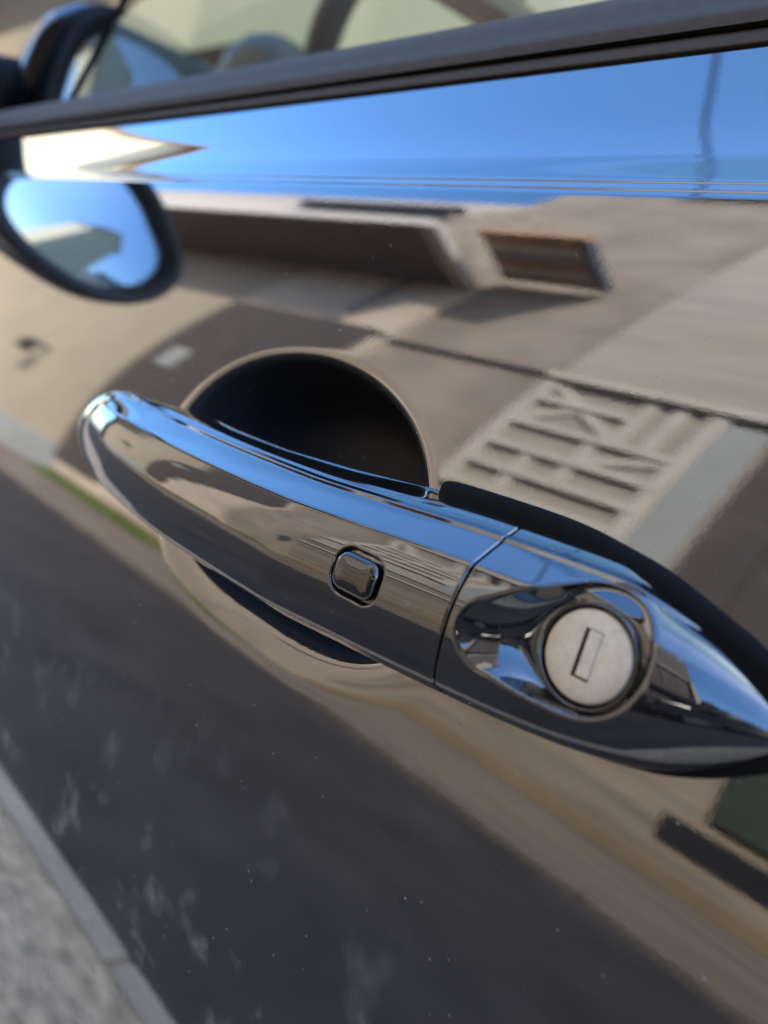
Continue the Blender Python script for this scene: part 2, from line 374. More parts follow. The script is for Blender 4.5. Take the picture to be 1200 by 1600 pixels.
L = empty('darkened_left_house', (-14, FY, 0))
tag(L, 'left stretch of stuccoed houses, coloured darker to offset its bright reflection, with a wall lamp and grey plinth', 'house')
pa('wall', (-24.0, FY - 6, 0), (-9.462, FY - .004, 7.0), PL_L, L)
pa('plinth', (-24, FY, .06), (-9.47, FY + .05, .62), GREYP, L, .01)
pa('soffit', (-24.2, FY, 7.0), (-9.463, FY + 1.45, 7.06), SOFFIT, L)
pa('fascia', (-24.2, FY + 1.45, 6.96), (-9.463, FY + 1.50, 7.66), WHITEB, L, .008)
o = prism('roof', [(FY + 1.44, 7.6), (FY + .98, 9.4), (FY - 3, 11.0), (FY - 7, 7.6), (FY - 7, 7.07), (FY + 1.44, 7.07)], 'x', -24.2, -9.463, ROOFM); o.parent = L; o.matrix_parent_inverse = Matrix.Translation(-Vector(L.location))
pa('lamp_bracket', (-11.7, FY, 2.35), (-11.62, FY + .3, 2.42), DARKGAP, L)
pa('wall_lamp', (-11.76, FY + .2, 2.05), (-11.56, FY + .38, 2.35), DARKGAP, L, .04)
def gable_house(name, label, x, y0, y1, ze, za, dx, wall, roof, win=True):
    hs_e = empty(name, (x, (y0 + y1) / 2, 0)); tag(hs_e, label, 'house'); ym = (y0 + y1) / 2
    def pp(o_): o_.parent = hs_e; o_.matrix_parent_inverse = Matrix.Translation(-Vector(hs_e.location)); return o_
    pp(prism('wall', [(y0, 0), (y1, 0), (y1, ze), (ym, za), (y0, ze)], 'x', min(x, x + dx), max(x, x + dx), wall))
    t = .22; x0, x1 = sorted((x - math.copysign(.35, dx), x + dx))
    for a_, b_ in (((y0 - .3, ze - .3 * (za - ze) / (ym - y0)), (ym, za)), ((y1 + .3, ze - .3 * (za - ze) / (ym - y0)), (ym, za))):
        pp(prism('roof', [(a_[0], a_[1] + .01), (b_[0], b_[1] + .01), (b_[0], b_[1] + t), (a_[0], a_[1] + t)], 'x', x0, x1, roof))
    for yy in () if not win else np.linspace(y0 + .7, y1 - 1.6, 2):
        for zz_ in np.arange(1.2, ze - 1.8, 2.9):
            sx = x - math.copysign(.03, dx); w_ = pp(box('window', (min(x, sx), yy, zz_), (max(x, sx), yy + .9, zz_ + 1.4), DARKWIN))
    return hs_e
ROOFB = mat('brown_tile', (.20, .14, .10), .8, noise=(6, .25, 6))
gable_house('cream_house', 'sunlit cream gabled house at the front end of the street', -17.0, -.7, 1.7, 8.6, 11.0, -8, CREAM, ROOFB)
gable_house('tall_cream_house', 'tall sunlit cream house down the street behind the car, caught in the wing mirror', 34.0, -13.5, -8.6, 14.5, 18.0, 7, CREAM, ROOFB, False)

D = empty('pale_house', (0, 3.2, 0))
tag(D, 'pale yellow house wall close behind the car seen through the tinted side window', 'house')
PALE = mat('pale_render', (.68, .64, .50), .9, noise=(.6, .06, 6))
pa('wall', (-14, 3.2, 0), (9, 8, 6.3), PALE, D)
pa('window', (-6.5, 3.17, 1.3), (-5.3, 3.199, 2.8), DARKWIN, D)
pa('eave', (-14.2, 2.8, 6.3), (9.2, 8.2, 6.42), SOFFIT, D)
r5 = prism('roof', [(2.7, 6.43), (5.6, 8.6), (8.4, 6.43)], 'x', -14.2, 9.2, ROOFT); r5.parent = D; r5.matrix_parent_inverse = Matrix.Translation(-Vector(D.location))

hv, hf_ = [], []
rng = np.random.RandomState(5)
for i in range(9000):
    c_ = np.array([rng.uniform(3.3, 9.5), FY - .1 + rng.normal(0, .16), rng.uniform(.05, 3.3)]); c_[1] += .12 * math.sin(c_[0] * 3) * math.sin(c_[2] * 2.3)
    u_ = rng.normal(size=3); u_ /= np.linalg.norm(u_); v_ = np.cross(u_, rng.normal(size=3)); v_ /= np.linalg.norm(v_); a_ = rng.uniform(.05, .10); k = len(hv)
    hv += [c_ - u_ * a_, c_ + v_ * a_ * .5, c_ + u_ * a_, c_ - v_ * a_ * .5]; hf_.append((k, k + 1, k + 2, k + 3))
LEAF = mat('dark_leaf', (.025, .04, .015), .6, noise=(3, .4, 4))
hedge = empty('added_dark_hedge', (6.4, FY, .05)); tag(hedge, 'tall dark green hedge added out of view to darken the lock cap reflection', 'hedge')
o = link('foliage', hv, hf_, LEAF, None, False); o.parent = hedge; o.matrix_parent_inverse = Matrix.Translation(-Vector(hedge.location)); o['kind'] = 'stuff'  # hedge added unseen so the lock cap mirrors something dark
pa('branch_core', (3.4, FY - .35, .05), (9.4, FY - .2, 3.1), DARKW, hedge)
lamp = empty('street_lamp', (-2.18, 3.19, 5.0)); tag(lamp, 'old street lamp on a long curved iron arm fixed to the pale house', 'street lamp')
o = tube('lamp_arm', [(-2.18 + .12 * math.sin(t * 6.6), 3.19 - 4.5 * t, 4.75 + .75 * math.sin(t * 2.2)) for t in np.linspace(0, 1, 60)], .014, DARKGAP); o.parent = lamp; o.matrix_parent_inverse = Matrix.Translation(-Vector(lamp.location))
o = lathe('lantern', [(.01, .0), (.10, -.06), (.16, -.12), (.13, -.42), (.08, -.46), (.001, -.46)], (-2.18 + .12 * math.sin(6.6), -1.31, 5.36), (0, 0, 1), LEAD, None, 12); o.parent = lamp; o.matrix_parent_inverse = Matrix.Translation(-Vector(lamp.location))

VANP = mat('dark_van_paint', (.010, .010, .012), .25, noise=(2, .2, 4))  # van is an unseen addition, there to blacken what the lock cap mirrors
van = empty('added_dark_van', (3.4, -3.45, .03)); tag(van, 'near-black van added out of view to darken the lock cap reflection', 'van')
def vk(o_, p_=None):
    o_.parent = p_ or van; bpy.context.view_layer.update(); o_.matrix_parent_inverse = (p_ or van).matrix_world.inverted(); return o_
vk(prism('body', [(.75, .42), (.72, .95), (.80, 1.12), (1.55, 1.22), (2.15, 1.98), (2.45, 2.12), (5.55, 2.14), (5.75, 2.0), (5.80, .42), (5.2, .36), (5.15, .55), (4.95, .72), (4.65, .72), (4.45, .55), (4.40, .34), (2.15, .34), (2.10, .55), (1.90, .72), (1.60, .72), (1.40, .55), (1.35, .38)], 'y', -4.3, -2.55, VANP, None, .05))
vk(prism('windscreen', [(1.60, 1.24), (2.12, 1.90), (2.10, 1.94), (1.56, 1.27)], 'y', -4.15, -2.70, DARKWIN))
vk(prism('cab_window', [(1.85, 1.25), (2.28, 1.82), (2.75, 1.85), (2.75, 1.25)], 'y', -2.549, -2.535, DARKWIN))
vk(box('bumper', (.68, -4.28, .36), (.80, -2.57, .62), DARKGAP, None, .03))
for yy in (-2.85, -4.0): vk(box('headlight', (.70, yy - .16, .78), (.76, yy + .16, .98), WHITEB, None, .03))
vk(box('door_mirror', (1.85, -2.55, 1.28), (1.97, -2.32, 1.52), VANP, None, .03))
for x_ in (1.75, 4.80):
    for y_, sg in ((-2.62, 1), (-4.22, -1)):
        w_ = vk(lathe('wheel', [(.19, -.1), (.28, -.1), (.31, -.06), (.31, .04), (.28, .07), (.20, .07)], (x_, y_, .345), (0, sg, 0), TYRE, None, 32))
        vk(lathe('rim', [(.205, .06), (.17, .05), (.06, .06), (.001, .06)], (x_, y_, .345), (0, sg, 0), ALLOY, None, 24), w_)

# ------------------------------------------------------------------ car body side: one profile swept along x
car = empty('parked_car', (-.2, .8, .05))
tag(car, 'glossy black open-top car filling the frame with its door handle in front', 'car')
def kid(o, p=None):
    p = p or car
    o.parent = p
    bpy.context.view_layer.update()
    o.matrix_parent_inverse = p.matrix_world.inverted()
    return o
# world tilt of the skin (degrees, + = facing up) against height relative to the camera
TZ = [-.62, -.45, -.30, -.17, -.06, 0.0, .03, .0408]
TD = [-14, -11.5, -5.0, 3.66, 12.4, 21.1, 25.8, 27.3]
S = np.linspace(-.62, .0408, 2000)
TT = pchip(S, TZ, TD)
Y = np.concatenate([[0], np.cumsum(np.tan(np.radians(.5 * (TT[1:] + TT[:-1]))) * np.diff(S))]); Y -= np.interp(0, S, Y)
def skin_y(z): return np.interp(z, S, Y)
# shoulder above the crease: tilt against arc length
zc, yc = .0408, skin_y(.0408)
sh_s = np.array([0, .0003, .0009, .0016, .0019, .0021, .0023, .0026, .0035, .0042, .0045, .0047, .0049, .0052, .008, .020, .034, .060])
sh_t = np.array([27.3, 32, 39, 40, 26, 14, 26, 40, 41, 41, 27, 14, 27, 41, 42, 38, 33, 29.])
ss = np.concatenate([np.linspace(0, .0062, 250, endpoint=False), np.linspace(.0062, .058, 90)]); tt = np.radians(pchip(ss, sh_s, sh_t)); ds = np.diff(ss)
sz = zc + np.concatenate([[0], np.cumsum(np.cos(.5 * (tt[1:] + tt[:-1])) * ds)])
sy = yc + np.concatenate([[0], np.cumsum(np.sin(.5 * (tt[1:] + tt[:-1])) * ds)])

# recess behind the grip, an ellipse in the handle frame
PCX, PCZ, PA, PB = -.1590, -.0188, .0510, .0330
def pit_sdf(hx, hz):
    lo = np.clip((-.012 - hz) / .023, 0, 1); lo = lo * lo * (3 - 2 * lo)
    u = np.abs((hx - (PCX + .013 * lo)) / PA) + 1e-9; v = np.abs((hz - PCZ) / PB) + 1e-9; nn = 2 + .9 * lo
    k0 = (u ** nn + v ** nn) ** (1 / nn)
    gr = np.hypot((u / k0) ** (nn - 1) / PA, (v / k0) ** (nn - 1) / PB)
    return (k0 - 1) / gr
def w2h(p): return (np.asarray(p) - CAM) @ R_H + np.array([0, -.14, 0])
PIT_N = R_H @ np.array([0, 1, 0])
def pit_depth(s, hz):
    r0 = .0036
    t = np.clip(r0 - s, 0, r0)
    d1 = r0 - np.sqrt(np.maximum(r0 * r0 - (t * .985) ** 2, 0))
    # softer wide lip outside
    wl = np.interp(hz, [-.045, -.01], [.013, .0055]); lip = np.interp(hz, [-.045, -.01], [.0010, .00035]) * np.clip((wl - s) / wl, 0, 1) ** 2.2
    d2 = np.where(s < 0, .030 * (1 - np.exp(s / .0045)), 0)
    return d1 + lip + d2

def skin_mesh(x0, x1, fine=False):
    if fine:
        xs = np.concatenate([np.linspace(x0, -.29, 60, endpoint=False), np.linspace(-.29, -.222, 60, endpoint=False), np.linspace(-.222, -.092, 380, endpoint=False), np.linspace(-.092, -.03, 50, endpoint=False), np.linspace(-.03, x1, 30)])
        zl = np.concatenate([np.linspace(-.62, -.30, 50, endpoint=False), np.linspace(-.30, -.105, 120, endpoint=False), np.linspace(-.105, 0.02, 380, endpoint=False), np.linspace(.02, .0408, 60)])
    else:
        xs = np.linspace(x0, x1, 60); zl = np.linspace(-.62, .0408, 160)
    ys = skin_y(zl)
    yy = np.concatenate([ys, sy[1:]]); zz = np.concatenate([zl, sz[1:]])
    X = xs[:, None] + 0 * zz[None, :]; Yg = yy[None, :] + 0 * X; Z = zz[None, :] + 0 * X
    P = np.stack([X, Yg, Z + H], -1)
    sd = None
    if fine:
        h = w2h(P); sd = pit_sdf(h[..., 0], h[..., 2])
        dp = np.where(sd < .014, pit_depth(sd, h[..., 2]), 0)
        P = P + dp[..., None] * PIT_N
    return P, sd
P, sd = skin_mesh(-.93, .16, True)
f = grid_faces(*P.shape[:2])
inside = (sd.reshape(-1)[f] < .0022).all(1)
door = link('door_panel', P.reshape(-1, 3), f[~inside], P_DOOR); kid(door)
vs = np.unique(f[inside]); remap = -np.ones(P.shape[0] * P.shape[1], int); remap[vs] = np.arange(len(vs))
cup = link('handle_recess', P.reshape(-1, 3)[vs], remap[f[inside]], CUP); kid(cup, door)
# drop loose inner vertices of the door
import bmesh
bm = bmesh.new(); bm.from_mesh(door.data); bmesh.ops.delete(bm, geom=[v for v in bm.verts if not v.link_faces], context='VERTS'); bm.to_mesh(door.data); bm.free()
Pf, _ = skin_mesh(-1.75, -.934); t_ = np.clip((-1.0 - Pf[..., 0]) / .75, 0, 1); Pf[..., 1] += .25 * t_ ** 2.2
kid(grid('front_wing', Pf, P_BODY))
Pr, _ = skin_mesh(.164, 1.55); t_ = np.clip((Pr[..., 0] - .8) / .75, 0, 1); Pr[..., 1] += .22 * t_ ** 2.2
kid(grid('rear_wing', Pr, P_BODY))

# ------------------------------------------------------------------ belt seal and window
TOPY, TOPZ = sy[-1], sz[-1]      # top end of the shoulder skin
RISE = .026                     # the belt line climbs towards the back
def sweep(name, prof, xs, m, parent, rise=RISE, x_ref=-.2):
    pr = np.asarray(prof)
    P = np.array([[(x, p[0] + .68 * rise * (x - x_ref), p[1] + H + rise * (x - x_ref)) for p in pr] for x in xs])
    return kid(grid(name, P, m), parent)
def arc_pts(ctrl, n=10):
    ctrl = np.asarray(ctrl, float); t = np.linspace(0, len(ctrl) - 1, n * (len(ctrl) - 1) + 1)
    return np.stack([pchip(t, np.arange(len(ctrl)), ctrl[:, 0]), pchip(t, np.arange(len(ctrl)), ctrl[:, 1])], -1)
SXS = np.linspace(-.90, .16, 60)
# anchor of the seal's lower edge on the shoulder
h0 = w2h(np.stack([0 * sy, sy, sz + H], -1)); ratio = h0[:, 2] / (h0[:, 1] + .14)
ks = int(np.argmin(abs(ratio - .651))); b0 = np.array([sy[ks], sz[ks]])
def hray(ratio_, yh):            # point (y,z rel camera) in the sheet x=0 with handle-frame depth slope ratio_
    p = hw((0, yh, ratio_ * (yh + .14))); return np.array([p[1], p[2] - H])
yb = h0[ks, 1]
lipc = [hray(.647, yb + .003), hray(.653, yb + .0002), hray(.659, yb - .0008), hray(.670, yb - .0006), hray(.676, yb + .0002), hray(.679, yb + .003)]
seal = sweep('window_seal', arc_pts([hray(.676, yb + .006), hray(.681, yb + .0022), hray(.688, yb - .0012), hray(.705, yb - .0012), hray(.725, yb + .0012), hray(.748, yb + .0045), hray(.759, yb + .0085), hray(.759, yb + .0125), hray(.752, yb + .015), hray(.74, yb + .018)]), SXS, RUBBER, car)
sweep('seal_lip', arc_pts(lipc), SXS, RUBBER, seal)
WT = math.radians(3.0)           # lean of the side glass
wb = np.array([.0605, .100])
def win_pt(x, s, off=0): return (x, wb[0] + s * math.sin(WT) - off * math.cos(WT), wb[1] + H + s * math.cos(WT) + off * math.sin(WT) + RISE * (x + .2))
xf = -.509                        # front edge of the pane at its foot
P = np.array([[win_pt(xf + 1.05 * s + (0.16 - xf - 1.05 * s) * u, s) for s in np.linspace(0, .34, 12)] for u in np.linspace(0, 1, 24)])
kid(grid('side_window', P, TINT))
P = np.array([[win_pt(-.90 + (xf + 1.05 * s - .003 + .90) * u, s, .002) for s in np.linspace(0, .30, 12)] for u in np.linspace(0, 1, 12)])
kid(grid('corner_panel', P, GLOSSBLK))

# ------------------------------------------------------------------ door handle
def rounded_poly(pts, radii, n_arc=8, n_total=220):
    pts = [np.array(p, float) for p in pts]; out = []; m = len(pts)
    for i in range(m):
        a, b, c = pts[i - 1], pts[i], pts[(i + 1) % m]; r = radii[i]
        u = (a - b) / np.linalg.norm(a - b); v = (c - b) / np.linalg.norm(c - b)
        th = math.acos(np.clip(u.dot(v), -1, 1)); tl = min(r / math.tan(th / 2), .48 * np.linalg.norm(a - b), .48 * np.linalg.norm(c - b)); rr = tl * math.tan(th / 2)
        cc = b + (u + v) / np.linalg.norm(u + v) * rr / math.sin(th / 2)
        p0 = b + u * tl - cc; p1 = b + v * tl - cc
        a0 = math.atan2(p0[1], p0[0]); a1 = math.atan2(p1[1], p1[0]); da = (a1 - a0 + math.pi) % (2 * math.pi) - math.pi
        for t in np.linspace(0, 1, n_arc): out.append(cc + rr * np.array([math.cos(a0 + da * t), math.sin(a0 + da * t)]))
    out = np.array(out + [out[0]]); L = np.concatenate([[0], np.cumsum(np.linalg.norm(np.diff(out, axis=0), axis=1))])
    t = np.linspace(0, L[-1], n_total, endpoint=False)
    return np.stack([np.interp(t, L, out[:, 0]), np.interp(t, L, out[:, 1])], -1)
# u: 0 back .. 1 front, v: 0 bottom .. 1 top
PROF = [(0.0, .08), (0.0, .96), (.06, 1.065), (.40, .985), (.46, .966), (.53, .948), (.56, .918), (.88, .77), (.955, .66), (.99, .56), (1.0, .46), (.985, .35), (.93, .21), (.85, .085), (.5, .0)]
RAD = [.06, .03, .05, .05, .008, .008, .02, .07, .9, .9, .9, .9, .9, .10, .3]
prof = rounded_poly(PROF, RAD, 10, 420)
# the polygon corner at (.975,.56) gets a large radius: the front face is one gentle bow
HX = [-.2590, -.2585, -.2565, -.252, -.243, -.23, -.21, -.17, -.13, -.105, -.08, -.057, -.041, -.032, -.0245, -.0212, -.0205]
ZT = [-.0265, -.0236, -.0200, -.0165, -.0132, -.0116, -.0114, -.0116, -.0110, -.0095, -.0079, -.0073, -.0110, -.0141, -.0182, -.0208, -.022]
ZB = [-.0285, -.0314, -.0346, -.0374, -.0400, -.0418, -.0434, -.0452, -.0449, -.0435, -.0420, -.0400, -.0366, -.0325, -.0272, -.0245, -.0232]
YF = [-.0115, -.0140, -.0165, -.0190, -.0220, -.0250, -.0280, -.0305, -.0312, -.0300, -.0278, -.0250, -.0212, -.0172, -.0128, -.0100, -.0090]
YBK = [.002, .002, .002, .002, .002, .002, -.004, -.0145, -.0135, -.0075, .002, .002, .002, .002, .002, .002, .002]
def handle_sections(xs, grow=0.0, yf=None, inset=None):
    zt, zb, yfr, ybk = (pchip(xs, HX, a) for a in (ZT, ZB, YF, YBK))
    zt = zt + grow; zb = zb - grow
    if yf is not None: yfr = 0 * xs + yf
    if inset is not None:
        zt = zt - inset; zb = zb + inset; yfr = yfr + inset; ybk = ybk - 0 * inset
    # the front tip rounds off into an egg section
    th = np.arctan2(prof[:, 1] - .5, prof[:, 0] - .5); ex = np.stack([.5 + .5 * np.cos(th), .5 + .5 * np.sin(th)], -1)
    wt_ = np.maximum(np.clip((-.203 - xs) / .044, 0, 1), .85 * np.clip((xs + .060) / .034, 0, 1)); wt_ = (wt_ * wt_ * (3 - 2 * wt_))[:, None]
    pu = prof[None, :, 0] * (1 - wt_) + ex[None, :, 0] * wt_; pv = prof[None, :, 1] * (1 - wt_) + ex[None, :, 1] * wt_
    ov = np.interp(xs, [-.15, -.09, -.05, -.035], [-.02, .06, .06, 0])[:, None]; pv = pv + ov * np.clip((.42 - pu) / .36, 0, 1) * (pv > .5) * (1 - wt_)
    Wd = np.minimum(.0185, .002 - yfr)[:, None]
    bb = np.clip((.34 - pu) / .30, 0, 1); bb = bb * bb * (3 - 2 * bb)
    Yh = (yfr[:, None] + (1 - pu) * Wd) * (1 - bb) + ybk[:, None] * bb
    Zh = zb[:, None] + (zt - zb)[:, None] * pv
    return np.stack([xs[:, None] + 0 * Yh, Yh, Zh], -1)
SEAM = -.0782
def end_close(Ph):
    """close both ends of a loft with their centroids"""
    m, n = Ph.shape[:2]; v = Ph.reshape(-1, 3); f = [tuple(a) for a in grid_faces(m, n, True)[:, ::-1]]
    c0 = Ph[0].mean(0); c1 = Ph[-1].mean(0); v = np.vstack([v, c0, c1]); a, b = m * n, m * n + 1
    f += [(a, j, (j + 1) % n) for j in range(n)] + [(b, (m - 1) * n + (j + 1) % n, (m - 1) * n + j) for j in range(n)]
    return v, f
def seam_inset(d, r=.00035): return np.where(d < r, r - np.sqrt(np.maximum(r * r - (r - np.clip(d, 0, r)) ** 2, 0)), 0)
# push button geometry
BX, BZ, BW, BH, BR = -.1003, -.0268, .0054, .0039, .0026
def rrect(x, z, w_, h_, r): 
    qx = np.abs(x) - w_ + r; qz = np.abs(z) - h_ + r
    return np.hypot(np.maximum(qx, 0), np.maximum(qz, 0)) + np.minimum(np.maximum(qx, qz), 0) - r
xs = np.concatenate([-.2590 + .0590 * (np.linspace(0, 1, 110, endpoint=False) ** 1.7), np.linspace(-.2, -.112, 110, endpoint=False), np.linspace(-.112, -.089, 110, endpoint=False), np.linspace(-.089, SEAM - .001, 30, endpoint=False), np.linspace(SEAM - .001, SEAM, 8)])
Ph = handle_sections(xs, inset=seam_inset(SEAM - xs))
front = prof[:, 0] > .8
sb = rrect(Ph[..., 0] - BX, Ph[..., 2] - BZ, BW + .0010, BH + .0010, BR + .0010)
dep = np.clip(-sb / .0004, 0, 1); dep = .0018 * dep * dep * (3 - 2 * dep) + np.clip((.0005 - sb) / .0005, 0, 1) ** 2 * .0001
Ph[..., 1] += dep * front[None, :]
v, f = end_close(Ph)
handle = link('door_handle', hw(v), f, P_HAND); kid(handle)
# button pillow
def pillow(name, w_, h_, r, cx, cz, yfun, prot, m, parent, edge=.0012):
    rings = []
    for t in np.linspace(0, 1, 14):
        inset = edge * (1 - math.cos(t * math.pi / 2)) if t < 1 else edge
        hgt = prot * math.sin(t * math.pi / 2)
        rings.append((inset, hgt))
    a = np.linspace(0, 2 * math.pi, 96, endpoint=False); out = []
    def outline(ins):
        ww, hh, rr = w_ - ins, h_ - ins, max(r - ins, .0008); pts = []
        for t in a:
            c, s = math.cos(t), math.sin(t); lo_, hi = 0, .03
            for _ in range(30):
                mid = (lo_ + hi) / 2
                if rrect(mid * c, mid * s, ww, hh, rr) < 0: lo_ = mid
                else: hi = mid
            pts.append((lo_ * c, lo_ * s))
        return np.array(pts)
    o0 = outline(0); out.append([(cx + p[0], yfun(cx + p[0], cz + p[1]) + .0018, cz + p[1]) for p in o0])
    for ins, hg in rings:
        o_ = outline(ins); out.append([(cx + p[0], yfun(cx + p[0], cz + p[1]) - hg, cz + p[1]) for p in o_])
    ol = outline(edge)
    for k_ in (.75, .5, .25, .02):
        out.append([(cx + p[0] * k_, yfun(cx + p[0] * k_, cz + p[1] * k_) - prot - .00015 * (1 - k_ * k_), cz + p[1] * k_) for p in ol])
    return kid(grid(name, hw(np.array(out)), m, wrap=True, flip=False), parent)
fr_i = np.where(front)[0]
def grip_y(x, z):
    zt, zb, yfr, ybk = (float(pchip(np.array([x]), HX, a)[0]) for a in (ZT, ZB, YF, YBK))
    vv = (z - zb) / (zt - zb); o_ = np.argsort(prof[fr_i, 1]); u = np.interp(vv, prof[fr_i, 1][o_], prof[fr_i, 0][o_])
    return yfr + (1 - u) * min(.0185, .002 - yfr)
pillow('push_button', BW, BH, BR, BX, BZ, grip_y, .0011, GLOSSBLK, handle, .0015)

# lock cap
LX, LZ, LR = -.0547, -.0229, .0080
TC, TR = np.array([-.0545, -.0214]), .0110
TT2, TR2 = np.array([-.0692, -.0260]), .0074
def teardrop(x, z):
    px, pz = x - TC[0], z - TC[1]; d = TT2 - TC; hlen = np.linalg.norm(d); d = d / hlen
    yy = px * d[0] + pz * d[1]; xx = np.sqrt((-px * d[1] + pz * d[0]) ** 2 + .0042 ** 2 * np.clip(yy / hlen, 0, 1) ** 2)
    b_ = (TR - TR2) / hlen; a_ = math.sqrt(1 - b_ * b_); k_ = xx * -b_ + yy * a_
    return np.where(k_ < 0, np.hypot(xx, yy) - TR, np.where(k_ > a_ * hlen, np.hypot(xx, yy - hlen) - TR2, xx * a_ + yy * b_ - TR))
xs = np.concatenate([np.linspace(SEAM + .0006, SEAM + .0018, 8, endpoint=False), np.linspace(SEAM + .0018, -.041, 260, endpoint=False), -.0205 - .0205 * (1 - np.linspace(0, 1, 70)) ** 1.6])
Ph = handle_sections(xs, inset=seam_inset(xs - SEAM - .0006))
prof_front = (prof[:, 0] > .42) & (prof[:, 1] < .975)
s_ = teardrop(Ph[..., 0], Ph[..., 2]); rl = np.hypot(Ph[..., 0] - LX, Ph[..., 2] - LZ)
face_y = -.0190                                     # plane of the lock face
floor_y = face_y + .0008
ins = np.maximum(-s_, 0); w_in = ins / (ins + np.maximum(rl - LR - .0012, 0) + 1e-6)
dd_ = .0068 * (1 - (1 - w_in) ** 1.5)
room = np.maximum(np.maximum(floor_y - Ph[..., 1], .0016 + .35 * (floor_y - Ph[..., 1])), .0012)
target = Ph[..., 1] + dd_ / (1 + (dd_ / room) ** 4) ** .25
newy = np.where(s_ < 0, np.maximum(target, Ph[..., 1]), Ph[..., 1])
edge_r = np.clip((.0009 - s_) / .0009, 0, 1); newy = newy + np.where(s_ > 0, .00035 * edge_r ** 2, .00035)
newy = newy + .006 * np.clip((LR + .0006 - rl) / .0004, 0, 1)
Ph[..., 1] = np.where(prof_front[None, :], newy, Ph[..., 1])
v, f = end_close(Ph)
cap = link('lock_cap', hw(v), f, P_HAND); kid(cap, handle)
# gasket under the cap and under the front foot
GPROF = rounded_poly([(0, 0), (0, 1), (1, 1), (1, 0)], [.02, .05, .10, .10], 8, 120)
def gasket(x0, x1, name='gasket', yfr=-.0128):
    xs_ = np.linspace(x0, x1, 100)
    zt = pchip(xs_, [-.106, -.096, -.0745, -.055, -.040, -.0304, -.0240, -.0195], [-.0042, -.0030, -.0024, -.0044, -.0086, -.0120, -.0152, -.0185]); zb = pchip(xs_, HX, ZB) - .0006
    sc = np.clip((xs_ - x0) / .006, 0, 1) ** .5; zb = zt + (zb - zt) * (.25 + .75 * sc)
    y0_ = .004; Pq = np.stack([xs_[:, None] + 0 * GPROF[None, :, 0], y0_ + (yfr - y0_) * GPROF[None, :, 0] * (.6 + .4 * sc[:, None]), zb[:, None] + (zt - zb)[:, None] * GPROF[None, :, 1]], -1)
    v_, f_ = end_close(Pq); return kid(link(name, hw(v_), f_, GASKET), handle)
gasket(-.1050, -.0195)
# lock cylinder
def lockpt(r, h): return (r, h)
ctr = hw((LX, face_y, LZ)); ax = R_H @ np.array([0, -1, 0])
lk = lathe('lock_cylinder', [(LR, -.006), (LR, -.0005), (LR - .0002, -.00015), (LR - .0006, 0), (LR * .6, .00006), (LR * .3, .0001), (.00001, .0001)], ctr, ax, LOCK, None, 80); kid(lk, handle)
lr = lathe('lock_ring', [(LR + .0011, -.004), (LR + .0011, .0002), (LR + .0008, .0004), (LR + .0005, .0002), (LR + .00035, -.004)], ctr, ax, GLOSSBLK, None, 80); kid(lr, handle)
def hbox(name, c, hx, hz, y0, y1, m, parent, rot=0.0):
    pts = []
    for y in (y0, y1):
        for sx, sz_ in ((-1, -1), (1, -1), (1, 1), (-1, 1)):
            a_, b_ = sx * hx, sz_ * hz; pts.append((c[0] + a_ * math.cos(rot) - b_ * math.sin(rot), y, c[1] + a_ * math.sin(rot) + b_ * math.cos(rot)))
    o_ = link(name, hw(np.array(pts)), [(0, 1, 2, 3), (7, 6, 5, 4), (0, 4, 5, 1), (1, 5, 6, 2), (2, 6, 7, 3), (3, 7, 4, 0)], m, None, False)
    return kid(o_, parent)
hbox('key_slot', (LX, LZ + .0003), .00160, .0043, face_y - .00018, face_y + .001, DARKGAP, handle, .02)
fl = hbox('slot_flap', (LX + .00036, LZ + .00040), .00122, .00408, face_y - .00030, face_y + .001, LOCK, handle, .02)
md = fl.modifiers.new('bevel', 'BEVEL'); md.width = .0002; md.segments = 2

# ------------------------------------------------------------------ wing mirror
MC = np.array([-.70, -.087, .155 + H])
MO = np.array([(.010, .126), (.009, .165), (.001, .198), (-.014, .217), (-.035, .227), (-.07, .230), (-.102, .226), (-.152, .210), (-.178, .184), (-.184, .149), (-.170, .115), (-.141, .092), (-.097, .081), (-.058, .078), (-.025, .083), (-.002, .099)])
_n = len(MO); _t = np.arange(-3, _n + 4); _c = MO[_t % _n]
_a = np.linspace(0, _n, 120, endpoint=False)
def _cat(a):
    k = int(math.floor(a)); t = a - k; p0, p1, p2, p3 = (MO[(k + q) % _n] for q in (-1, 0, 1, 2))
    return .5 * (2 * p1 + (p2 - p0) * t + (2 * p0 - 5 * p1 + 4 * p2 - p3) * t * t + (3 * p1 - p0 - 3 * p2 + p3) * t ** 3)
MOS = np.array([_cat(a) for a in _a])
fwd = np.array([1.0, 0, 0]); side = np.array([0, 1.0, 0]); upv = np.array([0, 0, 1.0])
def m_ring(k, off, bul=0.0):
    yz = (MOS - np.array([-.087, .155])) * k
    return MC + yz[:, :1] * side + yz[:, 1:] * upv + off * fwd
hs = np.array([m_ring(k, o_) for k, o_ in ((.97, .0), (1.0, -.004), (1.04, -.02), (1.05, -.04), (1.0, -.065), (.85, -.09), (.6, -.108), (.3, -.117), (.01, -.119))])
mh = grid('wing_mirror', hs, P_BODY, wrap=True); kid(mh)
rim = grid('mirror_rim', np.array([m_ring(k, o_) for k, o_ in ((1.0, -.006), (1.005, .0), (.985, .007), (.94, .010), (.87, .008), (.80, .0), (.785, -.006))]), INTERIOR, wrap=True, flip=True); kid(rim, mh)
gl = grid('mirror_glass', np.array([m_ring(k, -.004 - .005 * k * k) for k in np.linspace(.80, .01, 14)]), MIRROR, wrap=True, flip=True); kid(gl, mh)
